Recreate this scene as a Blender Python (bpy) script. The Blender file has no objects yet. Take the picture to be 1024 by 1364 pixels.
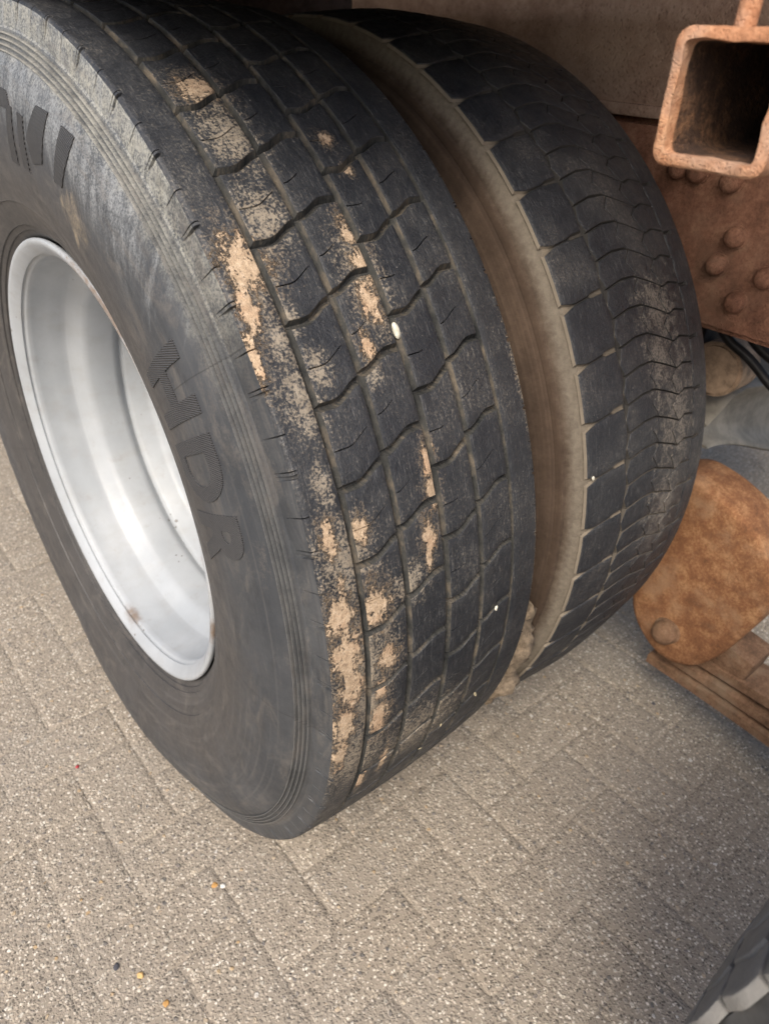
import bpy, bmesh, math, random
from math import sin, cos, pi, radians, sqrt
from mathutils import Vector, Matrix, noise as mnoise

random.seed(7)
scene = bpy.context.scene
COL = scene.collection

# ------------------------------------------------------------------ camera
cam_d = bpy.data.cameras.new('camera')
cam = bpy.data.objects.new('camera', cam_d)
COL.objects.link(cam)
RIGHT = Vector((0.76598856, -0.64197869, 0.03353953))
DOWN = Vector((-0.33697936, -0.44540899, -0.82949126))
FWD = Vector((0.54745452, 0.62407868, -0.55751175))
CAM = Vector((-0.2291, -0.8924, 1.0549))
m = Matrix((RIGHT, -DOWN, -FWD)).transposed().to_4x4()
m.translation = CAM
cam.matrix_world = m
cam_d.sensor_fit = 'HORIZONTAL'
cam_d.sensor_width = 36.0
cam_d.lens = 36.0 * 966.5 / 1024.0
cam_d.clip_start = 0.02
cam_d.clip_end = 400
cam_d.dof.use_dof = True
cam_d.dof.focus_distance = 0.68
cam_d.dof.aperture_fstop = 10.0
scene.camera = cam

# ------------------------------------------------------------------ light
SUN_EL, SUN_AZ = radians(46), radians(124)      # azimuth of the vector towards the sun, from +y towards -x
sun_dir = Vector((-sin(SUN_AZ) * cos(SUN_EL), cos(SUN_AZ) * cos(SUN_EL), sin(SUN_EL)))
world = bpy.data.worlds.new('World')
scene.world = world
world.use_nodes = True
wn = world.node_tree.nodes
wl = world.node_tree.links
bg = wn['Background']
sky = wn.new('ShaderNodeTexSky')
sky.sky_type = 'NISHITA'
sky.sun_disc = False
sky.sun_elevation = SUN_EL
sky.sun_rotation = math.atan2(sun_dir.x, sun_dir.y)
sky.air_density = 1.0
sky.dust_density = 5.0
sky.ozone_density = 1.0
wl.new(sky.outputs['Color'], bg.inputs['Color'])
bg.inputs['Strength'].default_value = 0.13
sun_l = bpy.data.lights.new('sun', 'SUN')
sun_l.energy = 1.4
sun_l.angle = radians(24)
sun_l.color = (1.0, 0.94, 0.84)
sun = bpy.data.objects.new('sun', sun_l)
COL.objects.link(sun)
sun.rotation_euler = (-sun_dir).to_track_quat('-Z', 'Y').to_euler()
scene.view_settings.view_transform = 'Standard'
scene.view_settings.look = 'None'
scene.view_settings.gamma = 1.0
scene.view_settings.exposure = 0.87

# ------------------------------------------------------------------ helpers
AX = 0.529            # axle height
R0 = 0.544            # tread radius at the crown
XO = 0.167            # centre of the outer tyre
XI = 0.519            # centre of the inner tyre


def tag(o, label=None, cat=None, group=None, kind=None):
    if label: o['label'] = label
    if cat: o['category'] = cat
    if group: o['group'] = group
    if kind: o['kind'] = kind
    return o


def empty(name, loc=(0, 0, 0)):
    o = bpy.data.objects.new(name, None)
    o.empty_display_size = 0.1
    o.location = loc
    COL.objects.link(o)
    return o


def link(name, me, parent=None, mat=None, loc=None):
    o = bpy.data.objects.new(name, me)
    COL.objects.link(o)
    if parent is not None: o.parent = parent
    if mat is not None and not me.materials: me.materials.append(mat)
    if loc is not None: o.location = loc
    return o


def mesh(name, verts, faces, smooth=True, sharp=35, mats=None, fmat=None):
    me = bpy.data.meshes.new(name)
    me.from_pydata([tuple(v) for v in verts], [], faces)
    if mats:
        for mm in mats: me.materials.append(mm)
    if fmat: me.polygons.foreach_set('material_index', fmat)
    if smooth:
        me.polygons.foreach_set('use_smooth', [True] * len(me.polygons))
        me.set_sharp_from_angle(angle=radians(sharp))
    me.update()
    return me


def bm_mesh(name, bm, smooth=True, sharp=35):
    bmesh.ops.recalc_face_normals(bm, faces=bm.faces[:])
    me = bpy.data.meshes.new(name)
    bm.to_mesh(me); bm.free()
    if smooth:
        me.polygons.foreach_set('use_smooth', [True] * len(me.polygons))
        me.set_sharp_from_angle(angle=radians(sharp))
    return me


def polar(x, r, th):
    """point at axle distance r; th in radians from -y (0) to the top (pi/2); axle at the local origin"""
    return (x, -r * cos(th), r * sin(th))


GZ = -AX + 0.0015


def squash(v, xc):
    """flatten the part of a tyre that stands on the ground and bulge its sides"""
    x, y, z = v
    d = GZ - z
    r = sqrt(y * y + z * z)
    if z < 0:
        k = max(0.0, 1 - (abs(y) / 0.22) ** 2) * max(0.0, 1 - ((r - 0.46) / 0.10) ** 2)
        x += (1 if x > xc else -1) * 0.007 * k * min(1, abs(x - xc) / 0.1)
    if d > 0: z = GZ - 0.0006 * min(1, d / 0.01)
    return (x, y, z)


def lathe(name, prof, seg, xc=None, closed=False, sharp=35, a0=0.0, a1=2 * pi):
    full = abs(a1 - a0 - 2 * pi) < 1e-6
    n = len(prof)
    cols = seg if full else seg + 1
    vs, fs = [], []
    for i in range(cols):
        th = a0 + (a1 - a0) * i / seg
        for (x, r) in prof:
            v = polar(x, r, th)
            if xc is not None: v = squash(v, xc)
            vs.append(v)
    for i in range(seg):
        j = (i + 1) % cols
        for k in range(n if closed else n - 1):
            k2 = (k + 1) % n
            fs.append((i * n + k, i * n + k2, j * n + k2, j * n + k))
    me = mesh(name, vs, fs, sharp=sharp)
    return me


def box_bm(bm, c, s, rot=None, bev=0.0):
    r = bmesh.ops.create_cube(bm, size=1.0)
    M = Matrix.Translation(c) @ (rot.to_4x4() if rot else Matrix.Identity(4)) @ Matrix.Diagonal((s[0], s[1], s[2], 1))
    bmesh.ops.transform(bm, matrix=M, verts=r['verts'])
    if bev:
        es = list({e for v in r['verts'] for e in v.link_edges})
        bmesh.ops.bevel(bm, geom=es, offset=bev, segments=2, affect='EDGES', profile=0.5)


def smooth01(t):
    t = max(0.0, min(1.0, t))
    return t * t * (3 - 2 * t)


# ------------------------------------------------------------------ materials
class NT:
    """small node-tree writer"""
    def __init__(self, name):
        self.mat = bpy.data.materials.new(name)
        self.mat.use_nodes = True
        self.t = self.mat.node_tree
        self.n = self.t.nodes
        self.b = self.n['Principled BSDF']
        self.out = self.n['Material Output']

    def link(self, a, b): self.t.links.new(a, b)

    def put(self, sock, v):
        if hasattr(v, 'links') or isinstance(v, bpy.types.NodeSocket): self.link(v, sock)
        else:
            if isinstance(v, (tuple, list)) and len(v) == 3 and sock.type == 'RGBA': v = (*v, 1)
            sock.default_value = v

    def math(self, op, a, b=0.0, c=0.0, clamp=False):
        n = self.n.new('ShaderNodeMath'); n.operation = op; n.use_clamp = clamp
        for i, v in enumerate((a, b, c)):
            if i < len(n.inputs): self.put(n.inputs[i], v)
        return n.outputs[0]

    def vmath(self, op, a, b=None, out=0):
        n = self.n.new('ShaderNodeVectorMath'); n.operation = op
        self.put(n.inputs[0], a)
        if b is not None: self.put(n.inputs[1], b)
        return n.outputs[out]

    def coord(self, obj=None):
        n = self.n.new('ShaderNodeTexCoord')
        if obj is not None: n.object = obj
        return n.outputs['Object']

    def sep(self, v):
        n = self.n.new('ShaderNodeSeparateXYZ'); self.put(n.inputs[0], v)
        return n.outputs

    def comb(self, x, y, z):
        n = self.n.new('ShaderNodeCombineXYZ')
        for i, v in enumerate((x, y, z)): self.put(n.inputs[i], v)
        return n.outputs[0]

    def noise(self, vec, scale, detail=4, rough=0.55, dist=0.0, out='Fac'):
        n = self.n.new('ShaderNodeTexNoise')
        self.put(n.inputs['Vector'], vec)
        n.inputs['Scale'].default_value = scale
        n.inputs['Detail'].default_value = detail
        n.inputs['Roughness'].default_value = rough
        n.inputs['Distortion'].default_value = dist
        return n.outputs[out]

    def voro(self, vec, scale, feature='F1', out='Distance', rnd=1.0):
        n = self.n.new('ShaderNodeTexVoronoi'); n.feature = feature
        self.put(n.inputs['Vector'], vec)
        n.inputs['Scale'].default_value = scale
        n.inputs['Randomness'].default_value = rnd
        return n.outputs[out]

    def ramp(self, f, lo, hi, a=0.0, b=1.0):
        n = self.n.new('ShaderNodeMapRange'); n.interpolation_type = 'SMOOTHSTEP'
        self.put(n.inputs['Value'], f)
        n.inputs['From Min'].default_value = lo; n.inputs['From Max'].default_value = hi
        n.inputs['To Min'].default_value = a; n.inputs['To Max'].default_value = b
        return n.outputs[0]

    def cramp(self, f, stops):
        n = self.n.new('ShaderNodeValToRGB')
        self.put(n.inputs[0], f)
        e = n.color_ramp.elements
        e[0].position, e[0].color = stops[0][0], (*stops[0][1], 1)
        e[1].position, e[1].color = stops[-1][0], (*stops[-1][1], 1)
        for p, c in stops[1:-1]:
            q = e.new(p); q.color = (*c, 1)
        return n.outputs[0]

    def mix(self, f, a, b, kind='MIX'):
        n = self.n.new('ShaderNodeMix'); n.data_type = 'RGBA'; n.blend_type = kind
        self.put(n.inputs[0], f); self.put(n.inputs[6], a); self.put(n.inputs[7], b)
        return n.outputs[2]

    def bump(self, h, dist, strength=1.0, prev=None):
        n = self.n.new('ShaderNodeBump')
        n.inputs['Distance'].default_value = dist
        n.inputs['Strength'].default_value = strength
        self.put(n.inputs['Height'], h)
        if prev is not None: self.link(prev, n.inputs['Normal'])
        return n.outputs[0]

    def done(self, col=None, rough=None, nrm=None, metal=None, spec=None):
        if col is not None: self.put(self.b.inputs['Base Color'], col)
        if rough is not None: self.put(self.b.inputs['Roughness'], rough)
        if nrm is not None: self.link(nrm, self.b.inputs['Normal'])
        if metal is not None: self.put(self.b.inputs['Metallic'], metal)
        if spec is not None: self.put(self.b.inputs['Specular IOR Level'], spec)
        return self.mat


def wheel_coords(t, root):
    """x, angle in degrees, radius, unrolled vector (x, arc length, r)"""
    co = t.coord(root)
    x, y, z = t.sep(co)[:3]
    th = t.math('ARCTAN2', z, t.math('MULTIPLY', y, -1.0))
    deg = t.math('MULTIPLY', th, 180 / pi)
    r = t.vmath('LENGTH', t.comb(0.0, y, z), out=1)
    un = t.comb(x, t.math('MULTIPLY', th, R0), r)
    return co, x, deg, r, un


def patches(t, un, lst):
    val = None
    for (x, th, a, bdeg) in lst:
        s0 = radians(th) * R0
        b = radians(bdeg) * R0
        d = t.vmath('LENGTH', t.vmath('MULTIPLY', t.vmath('SUBTRACT', un, (x, s0, 0.0)), (1 / a, 1 / b, 0.0)), out=1)
        v = t.math('SUBTRACT', 1.0, d)
        val = v if val is None else t.math('MAXIMUM', val, v)
    return val


MUD = [(.101, 61.4, .020, 2.0),
       (.056, 43.4, .022, 3.0), (.045, 39.6, .009, 3.0), (.034, 35.6, .006, 2.6),
       (.158, 44.4, .008, 1.9), (.160, 41.4, .011, 1.9), (.151, 38.0, .012, 2.0), (.133, 34.2, .007, 1.6),
       (.162, 22.8, .008, 2.0), (.160, 19.6, .009, 2.2), (.149, 16.0, .009, 2.0), (.146, 13.6, .004, 1.6),
       (.049, 19.4, .009, 1.8), (.079, 19.2, .009, 1.5), (.052, 15.0, .006, 1.0),
       (.047, 11.8, .017, 2.6), (.049, 7.6, .020, 3.2), (.052, 3.6, .016, 2.8), (.043, -1.0, .014, 3.6), (.040, -6., .010, 3.0),
       (.083, 11.2, .016, 2.8), (.092, 4.8, .013, 1.8), (.083, 1.0, .008, 1.6), (.083, -3.0, .013, 3.4),
       (.075, -14.7, .007, 2.6), (.101, -12.4, .006, 3.0), (.188, 54.2, .008, 0.9), (.192, 50.6, .006, .7)]
DUSTY = [(.058, 36.5, .016, 3.6), (.075, 38., .012, 2.), (.055, 24., .012, 3.), (.13, 32., .012, 2.2), (.072, -1., .03, 8.), (.060, 31.5, .026, 5.0), (.082, 33.6, .018, 2.6), (.056, 42.0, .030, 4.6), (.100, 55.5, .035, 6.0),
         (.090, 47.0, .030, 5.0), (.060, 17.0, .040, 5.5), (.065, 6.0, .05, 9.0), (.06, -8.0, .05, 8.0),
         (.155, 40.0, .03, 7.0), (.302, 27.0, .010, 9.0), (.304, 8.0, .008, 9.0), (.15, -10.0, .08, 7.0), (.12, 12., .03, 3.)]


def tread_material(name, root, dust_base=0.0, mud=None, dusty=None, inner=False, dust_col=(.29, .26, .215)):
    t = NT(name)
    co, x, deg, r, un = wheel_coords(t, root)
    n_big = t.noise(co, 14, 5, .6)
    n_mid = t.noise(co, 90, 5, .65)
    n_fine = t.noise(co, 420, 4, .65)
    streak = t.noise(t.vmath('MULTIPLY', un, (900.0, 70.0, 100.0)), 1.0, 4, .6)
    info = t.n.new('ShaderNodeObjectInfo').outputs['Random']
    base = t.mix(t.ramp(n_big, .3, .75), (.0085, .0110, .0165), (.020, .0235, .030))
    base = t.mix(t.math('MULTIPLY', info, .35), base, (.024, .027, .032))
    # scuffs along the direction of travel
    base = t.mix(t.math('MULTIPLY', t.ramp(streak, .53, .70), .42), base, (.115, .118, .122))
    # fine dust specks, denser where the tread is dusty
    dz = t.ramp(n_big, .40, .75, 0.08, .45)
    if dusty:
        f = patches(t, un, dusty)
        dz = t.math('MAXIMUM', dz, t.ramp(t.math('ADD', f, t.math('MULTIPLY', t.math('SUBTRACT', n_mid, .5), 2.4)), -.2, 1.2))
    if inner:
        f = patches(t, un, [(.545, 29., .06, 7.), (.56, 16., .065, 13.), (.53, 24., .045, 8.), (.55, 3., .06, 10.)])
        dz = t.math('MAXIMUM', dz, t.ramp(t.math('ADD', f, t.math('MULTIPLY', t.math('SUBTRACT', n_mid, .5), 3.2)), -.2, 1.1))
    dz = t.math('ADD', dz, dust_base)
    speck = t.ramp(t.math('ADD', t.math('ADD', t.math('MULTIPLY', n_fine, .55), t.math('MULTIPLY', streak, .25)),
                          t.math('MULTIPLY', dz, .20)), .485, .66)
    base = t.mix(t.math('MULTIPLY', speck, .46), base, dust_col)
    base = t.mix(t.math('MULTIPLY', t.math('MULTIPLY', dz, t.ramp(n_fine, .3, .65)), .20 if not inner else .34), base, dust_col)
    if dusty:
        fd = patches(t, un, dusty)
        gr = t.math('ADD', t.math('MULTIPLY', n_fine, .55), t.math('ADD', t.math('MULTIPLY', t.noise(co, 160, 6, .75), .45), t.math('MULTIPLY', fd, .13)))
        base = t.mix(t.math('MULTIPLY', t.math('MULTIPLY', t.ramp(gr, .535, .64), t.ramp(fd, -.3, .5)), .62), base, t.mix(n_mid, (.22, .185, .14), (.40, .34, .26)))
    # tiny sharp pale specks
    sp = t.math('LESS_THAN', t.voro(co, 170), t.ramp(n_mid, .5, .8, .02, .17))
    base = t.mix(t.math('MULTIPLY', sp, .55), base, (.34, .32, .29))
    h = t.math('ADD', t.math('MULTIPLY', n_mid, .5), t.math('MULTIPLY', n_fine, .5))
    nb = t.bump(h, .0016, 1.0)
    rough = t.ramp(n_mid, .3, .7, .40, .62)
    if mud:
        f = patches(t, un, mud)
        wob = t.math('ADD', t.math('MULTIPLY', t.math('SUBTRACT', t.noise(co, 85, 7, .78), .5), 3.0),
                     t.math('MULTIPLY', t.math('SUBTRACT', t.noise(t.vmath('MULTIPLY', un, (330., 90., 90.)), 1.0, 4, .7), .5), 1.7))
        mk = t.ramp(t.math('ADD', t.math('ADD', f, wob), t.math('MULTIPLY', t.math('SUBTRACT', n_fine, .5), 1.6)), .0, .42)
        mcol = t.cramp(t.noise(co, 190, 5, .7), [(.25, (.23, .165, .11)), (.5, (.42, .315, .215)), (.75, (.58, .46, .34))])
        mcol = t.mix(t.ramp(t.noise(co, 30, 3, .5), .5, .7, 0, .5), mcol, (.46, .29, .18))
        halo = t.ramp(t.math('ADD', t.math('ADD', f, t.math('MULTIPLY', wob, 1.2)), t.math('MULTIPLY', t.math('SUBTRACT', n_fine, .5), 4.0)), -.55, .35)
        base = t.mix(t.math('MULTIPLY', halo, .42), base, (.30, .24, .175))
        base = t.mix(mk, base, mcol)
        rough = t.math('MAXIMUM', rough, t.math('MULTIPLY', mk, .95))
        nb = t.bump(t.math('MULTIPLY', mk, t.math('ADD', .6, t.noise(co, 230, 4, .7))), .0016, 1.0, nb)
    return t.done(base, rough, nb, spec=.48)


def groove_material(name, root, c0, c1, c2):
    t = NT(name)
    co, x, deg, r, un = wheel_coords(t, root)
    n1 = t.noise(co, 28, 5, .65)
    n2 = t.noise(t.vmath('MULTIPLY', un, (420., 60., 60.)), 1.0, 4, .6)
    col = t.cramp(t.math('ADD', t.math('MULTIPLY', n1, .6), t.math('MULTIPLY', n2, .4)), [(.34, c0), (.5, c1), (.68, c2)])
    return t.done(col, .9, t.bump(t.math('ADD', n2, t.noise(co, 300, 3)), .001, .7), spec=.2)


def sidewall_material(name, root):
    t = NT(name)
    co, x, deg, r, un = wheel_coords(t, root)
    nb = t.noise(co, 9, 5, .6)
    nm = t.noise(co, 60, 5, .65)
    nf = t.noise(co, 460, 4, .7)
    col = t.mix(t.ramp(nb, .35, .7), (.034, .038, .044), (.054, .058, .064))
    # brown bloom towards the bead
    brown = t.ramp(t.math('ADD', r, t.math('MULTIPLY', t.math('SUBTRACT', nb, .5), .10)), .37, .46, 1.0, 0.0)
    col = t.mix(t.math('MULTIPLY', brown, .65), col, t.mix(nm, (.042, .039, .037), (.078, .071, .066)))
    # rubbed circles
    ring = t.noise(t.comb(0.0, t.math('MULTIPLY', deg, .012), t.math('MULTIPLY', r, 160.)), 1.0, 3, .6)
    col = t.mix(t.math('MULTIPLY', t.ramp(ring, .52, .72), .30), col, (.13, .125, .12))
    # pale powder on the upper, outer part, washed down in streaks
    vert = t.noise(t.vmath('MULTIPLY', co, (40., 120., 22.)), 1.0, 4, .6)
    up = t.ramp(t.math('ADD', deg, t.math('MULTIPLY', t.math('SUBTRACT', vert, .5), 34.)), 42., 60.)
    rr = t.ramp(t.math('ADD', r, t.math('MULTIPLY', t.math('SUBTRACT', vert, .5), .05)), .425, .475)
    pow_ = t.math('MULTIPLY', t.math('MULTIPLY', up, rr), t.ramp(t.math('ADD', t.math('MULTIPLY', nf, .95), t.math('MULTIPLY', vert, .40)), .52, .86, .12, 1.0))
    col = t.mix(t.math('MULTIPLY', pow_, .74), col, (.28, .295, .305))
    # dust line along the moulded rings and shoulder
    sh = t.ramp(t.math('ADD', r, t.math('MULTIPLY', t.math('SUBTRACT', nm, .5), .02)), .482, .506)
    sh = t.math('MULTIPLY', sh, t.ramp(t.math('ADD', nf, t.math('MULTIPLY', nm, .6)), .62, 1.0))
    sh = t.math('MULTIPLY', sh, t.ramp(t.math('ADD', deg, t.math('MULTIPLY', nb, 30.)), 44., 66., .05, 1.0))
    col = t.mix(t.math('MULTIPLY', sh, .75), col, (.33, .325, .28))
    crest = t.math('MULTIPLY', t.ramp(t.math('SINE', t.math('MULTIPLY', t.math('SUBTRACT', r, .4942), 2 * pi / .0045)), .1, .9), t.math('MULTIPLY', t.math('GREATER_THAN', r, .4942), t.math('LESS_THAN', r, .5122)))  # ring crests coloured lighter, troughs between them darker
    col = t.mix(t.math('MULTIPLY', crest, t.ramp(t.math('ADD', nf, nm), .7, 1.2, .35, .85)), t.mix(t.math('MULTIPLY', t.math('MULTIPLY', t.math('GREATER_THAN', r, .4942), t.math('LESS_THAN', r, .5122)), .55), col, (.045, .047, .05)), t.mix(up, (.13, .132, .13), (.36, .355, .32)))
    # tan smear below the lettering near the top
    f = patches(t, un, [(.01, 63., .5, 4.5)])
    sm = t.ramp(t.math('ADD', t.math('ADD', f, t.math('MULTIPLY', t.math('SUBTRACT', vert, .5), 1.8)),
                       t.math('MULTIPLY', t.math('ABSOLUTE', t.math('SUBTRACT', r, .415)), -26.)), .0, .5)
    col = t.mix(t.math('MULTIPLY', t.math('MULTIPLY', sm, t.ramp(t.math('ADD', nf, nm), .7, 1.25)), .6), col, (.33, .27, .19))
    smu = t.ramp(t.math('ADD', t.noise(t.vmath('MULTIPLY', un, (20., 9., 34.)), 1.0, 6, .72, 1.2), t.math('MULTIPLY', t.math('SUBTRACT', nf, .5), .25)), .50, .66)
    col = t.mix(t.math('MULTIPLY', smu, .42), col, t.mix(nm, (.085, .076, .068), (.15, .138, .125)))
    dk = t.ramp(t.noise(t.vmath('MULTIPLY', un, (16., 13., 40.)), 1.0, 5, .7, .8), .52, .64)
    col = t.mix(t.math('MULTIPLY', dk, .35), col, (.022, .024, .027))
    mould = t.math('GREATER_THAN', t.math('COSINE', t.math('MULTIPLY', t.math('ADD', deg, 3.1), pi / 180 * 9)), .99994)
    col = t.mix(t.math('MULTIPLY', mould, .5), col, (.015, .015, .016))
    sp = t.math('LESS_THAN', t.voro(co, 120), t.ramp(nm, .5, .8, .01, .10))
    col = t.mix(t.math('MULTIPLY', sp, .4), col, (.3, .29, .27))
    return t.done(col, t.ramp(nm, .3, .7, .42, .60), t.bump(t.math('ADD', t.math('MULTIPLY', nm, .4), t.math('MULTIPLY', nf, .6)), .0006, .6), spec=.42)


def letter_material(name, root):
    t = NT(name)
    co, x, deg, r, un = wheel_coords(t, root)
    st = t.math('SINE', t.math('ADD', t.math('MULTIPLY', deg, 24.0), t.math('MULTIPLY', r, 1250.)))
    nm = t.noise(co, 80, 4, .6)
    col = t.mix(nm, (.030, .031, .034), (.060, .060, .062))
    col = t.mix(t.ramp(st, .2, .9, 0, .35), col, (.13, .13, .13))
    return t.done(col, .55, t.bump(st, .0006, .9), spec=.4)


def rust_material(name, dark, mid, light, scale=22, bump=.0016, pale=None, rough=.85):
    t = NT(name)
    co = t.n.new('ShaderNodeNewGeometry').outputs['Position']
    n1 = t.noise(co, scale, 6, .65)
    n2 = t.noise(co, scale * 6, 5, .7)
    n3 = t.noise(co, scale * 22, 3, .6)
    f = t.math('ADD', t.math('MULTIPLY', n1, .5), t.math('ADD', t.math('MULTIPLY', n2, .35), t.math('MULTIPLY', n3, .15)))
    col = t.cramp(f, [(.32, dark), (.5, mid), (.66, light)])
    if pale:
        pk = t.ramp(t.noise(co, scale * .35, 5, .6), .48, .68)
        col = t.mix(t.math('MULTIPLY', pk, .7), col, pale)
    pit = t.ramp(t.voro(co, scale * 13), .05, .5)
    col = t.mix(t.math('MULTIPLY', t.ramp(pit, .0, .35, 1, 0), .4), col, dark)
    h = t.math('ADD', t.math('MULTIPLY', n2, .6), t.math('ADD', t.math('MULTIPLY', n3, .3), t.math('MULTIPLY', pit, .25)))
    return t.done(col, rough, t.bump(h, bump, 1.0), spec=.3)


def rim_material(root):
    t = NT('silver_rim_paint')
    co, x, deg, r, un = wheel_coords(t, root)
    nb = t.noise(co, 7, 4, .6)
    nm = t.noise(co, 110, 4, .65)
    col = t.mix(t.ramp(nb, .3, .7), (.31, .335, .36), (.38, .405, .43))
    # grime film and runs
    run = t.noise(t.vmath('MULTIPLY', un, (18., 14., 18.)), 1.0, 5, .65)
    col = t.mix(t.math('MULTIPLY', t.ramp(run, .45, .78), .26), col, (.25, .235, .205))
    dirt = t.noise(co, 38, 6, .7)
    col = t.mix(t.math('MULTIPLY', t.ramp(dirt, .55, .74), .25), col, (.20, .18, .15))
    # chips along the steps
    chip = t.math('LESS_THAN', t.voro(co, 75), t.ramp(t.noise(co, 16, 3), .50, .78, 0.0, .24))
    col = t.mix(t.math('MULTIPLY', chip, .75), col, (.10, .085, .07))
    f = patches(t, un, [(.048, -96., .011, 5.5), (.203, -101., .02, 4.5), (.034, -13., .005, 5.), (.033, 60., .002, 25.)])
    rk = t.ramp(t.math('ADD', f, t.math('MULTIPLY', t.math('SUBTRACT', nm, .5), 1.4)), -.25, .95)
    col = t.mix(t.math('MULTIPLY', rk, .8), col, t.mix(nm, (.075, .040, .016), (.17, .10, .045)))
    return t.done(col, t.ramp(nm, .3, .7, .38, .52), t.bump(nm, .0005, .4), metal=.0, spec=.5)


def plain(name, col, rough=.7, metal=0.0, var=.35, scale=60, bump=.0006):
    t = NT(name)
    co = t.n.new('ShaderNodeNewGeometry').outputs['Position']
    n = t.noise(co, scale, 5, .65)
    c2 = tuple(min(1, c * (1 + var)) for c in col); c1 = tuple(c * (1 - var) for c in col)
    return t.done(t.mix(t.ramp(n, .3, .7), c1, c2), rough, t.bump(n, bump, .8), metal=metal)


def paver_material(name):
    t = NT(name)
    co = t.n.new('ShaderNodeNewGeometry').outputs['Position']
    info = t.n.new('ShaderNodeObjectInfo').outputs['Random']
    wob = t.vmath('ADD', co, t.vmath('MULTIPLY', t.noise(co, 150, 2, out='Color'), (.006, .006, .006)))
    v1 = t.n.new('ShaderNodeTexVoronoi'); t.put(v1.inputs['Vector'], wob); v1.inputs['Scale'].default_value = 245
    v2 = t.n.new('ShaderNodeTexVoronoi'); t.put(v2.inputs['Vector'], wob); v2.inputs['Scale'].default_value = 125
    rnd1 = t.sep(v1.outputs['Color'])[0]
    rnd2 = t.sep(v2.outputs['Color'])
    sand = t.noise(co, 900, 3, .6)
    grain = t.cramp(rnd1, [(.0, (.045, .041, .036)), (.25, (.18, .155, .125)), (.55, (.37, .32, .255)), (.82, (.58, .51, .41)), (1., (.90, .85, .75))])
    cement = t.mix(sand, (.17, .145, .115), (.40, .345, .275))
    gm = t.ramp(v1.outputs['Distance'], .25, .62, 1, 0)
    col = t.mix(t.math('MULTIPLY', gm, .85), cement, grain)
    # larger chippings: dark, white, honey
    big = t.math('MULTIPLY', t.math('GREATER_THAN', rnd2[1], .78), t.ramp(v2.outputs['Distance'], .28, .44, 1, 0))
    bcol = t.cramp(rnd2[0], [(.0, (.10, .10, .105)), (.20, (.17, .155, .145)), (.35, (.33, .29, .24)), (.62, (.46, .42, .35)), (.78, (.62, .58, .50)), (.9, (.46, .30, .13)), (1., (.72, .70, .66))])
    col = t.mix(t.math('MULTIPLY', big, .85), col, bcol)
    col = t.mix(t.ramp(t.noise(co, 6, 4, .6), .35, .7, 0, .35), col, (.30, .27, .23))
    col = t.mix(t.math('MULTIPLY', info, .13), col, (.24, .215, .185))
    col = t.mix(t.ramp(t.noise(co, 2.6, 6, .7), .50, .72, 0, .34), col, (.17, .15, .125))
    h = t.math('ADD', t.math('MULTIPLY', gm, .7), t.math('ADD', t.math('MULTIPLY', big, .8), t.math('MULTIPLY', sand, .35)))
    return t.done(col, .85, t.bump(h, .0014, .9), spec=.3)


M_PAVER = paver_material('exposed_aggregate_paver')
M_SAND = plain('joint_sand', (.30, .262, .21), .95, var=.45, scale=700, bump=.002)
M_RAIL = rust_material('dusty_rail_steel', (.20, .125, .095), (.38, .255, .19), (.53, .39, .30), 16, .003, pale=(.50, .37, .285))
M_HANGER = rust_material('brown_rust', (.075, .036, .023), (.25, .12, .075), (.42, .235, .15), 26, .0024, pale=(.20, .12, .08))
M_ORANGE = rust_material('orange_rust', (.085, .036, .018), (.235, .108, .050), (.47, .27, .135), 34, .0026, pale=(.34, .21, .125))
M_TUBE = rust_material('bright_tube_rust', (.16, .070, .035), (.42, .205, .11), (.66, .40, .24), 42, .002, pale=(.46, .33, .25))
M_LEAF = rust_material('spring_leaf_rust', (.055, .032, .020), (.17, .098, .058), (.30, .185, .115), 40, .0026, pale=(.26, .19, .13))
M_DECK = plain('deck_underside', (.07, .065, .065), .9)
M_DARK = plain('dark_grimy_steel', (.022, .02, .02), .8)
M_GREY = plain('pale_grey_casting', (.20, .185, .155), .6, .0, var=.25, scale=40)
M_HOSE = plain('black_hose', (.012, .012, .013), .5)
M_TAN = plain('dusty_bush', (.33, .24, .165), .85)
M_MUD = plain('dried_mud', (.20, .155, .108), .95, var=.4, scale=120, bump=.003)
M_STONE = plain('pale_stone', (.62, .60, .50), .7)
M_STRAW = plain('straw', (.62, .55, .36), .8)

# ------------------------------------------------------------------ ground
ground = tag(link('ground', mesh('ground', [(-60, -60, -.0015), (60, -60, -.0015), (60, 60, -.0015), (-60, 60, -.0015)], [(0, 1, 2, 3)], smooth=False), mat=M_PAVER), kind='structure')
PITCH = .0979
PX0, PY0 = -.110, -.1836          # corner of cell (1, 7)


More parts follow.
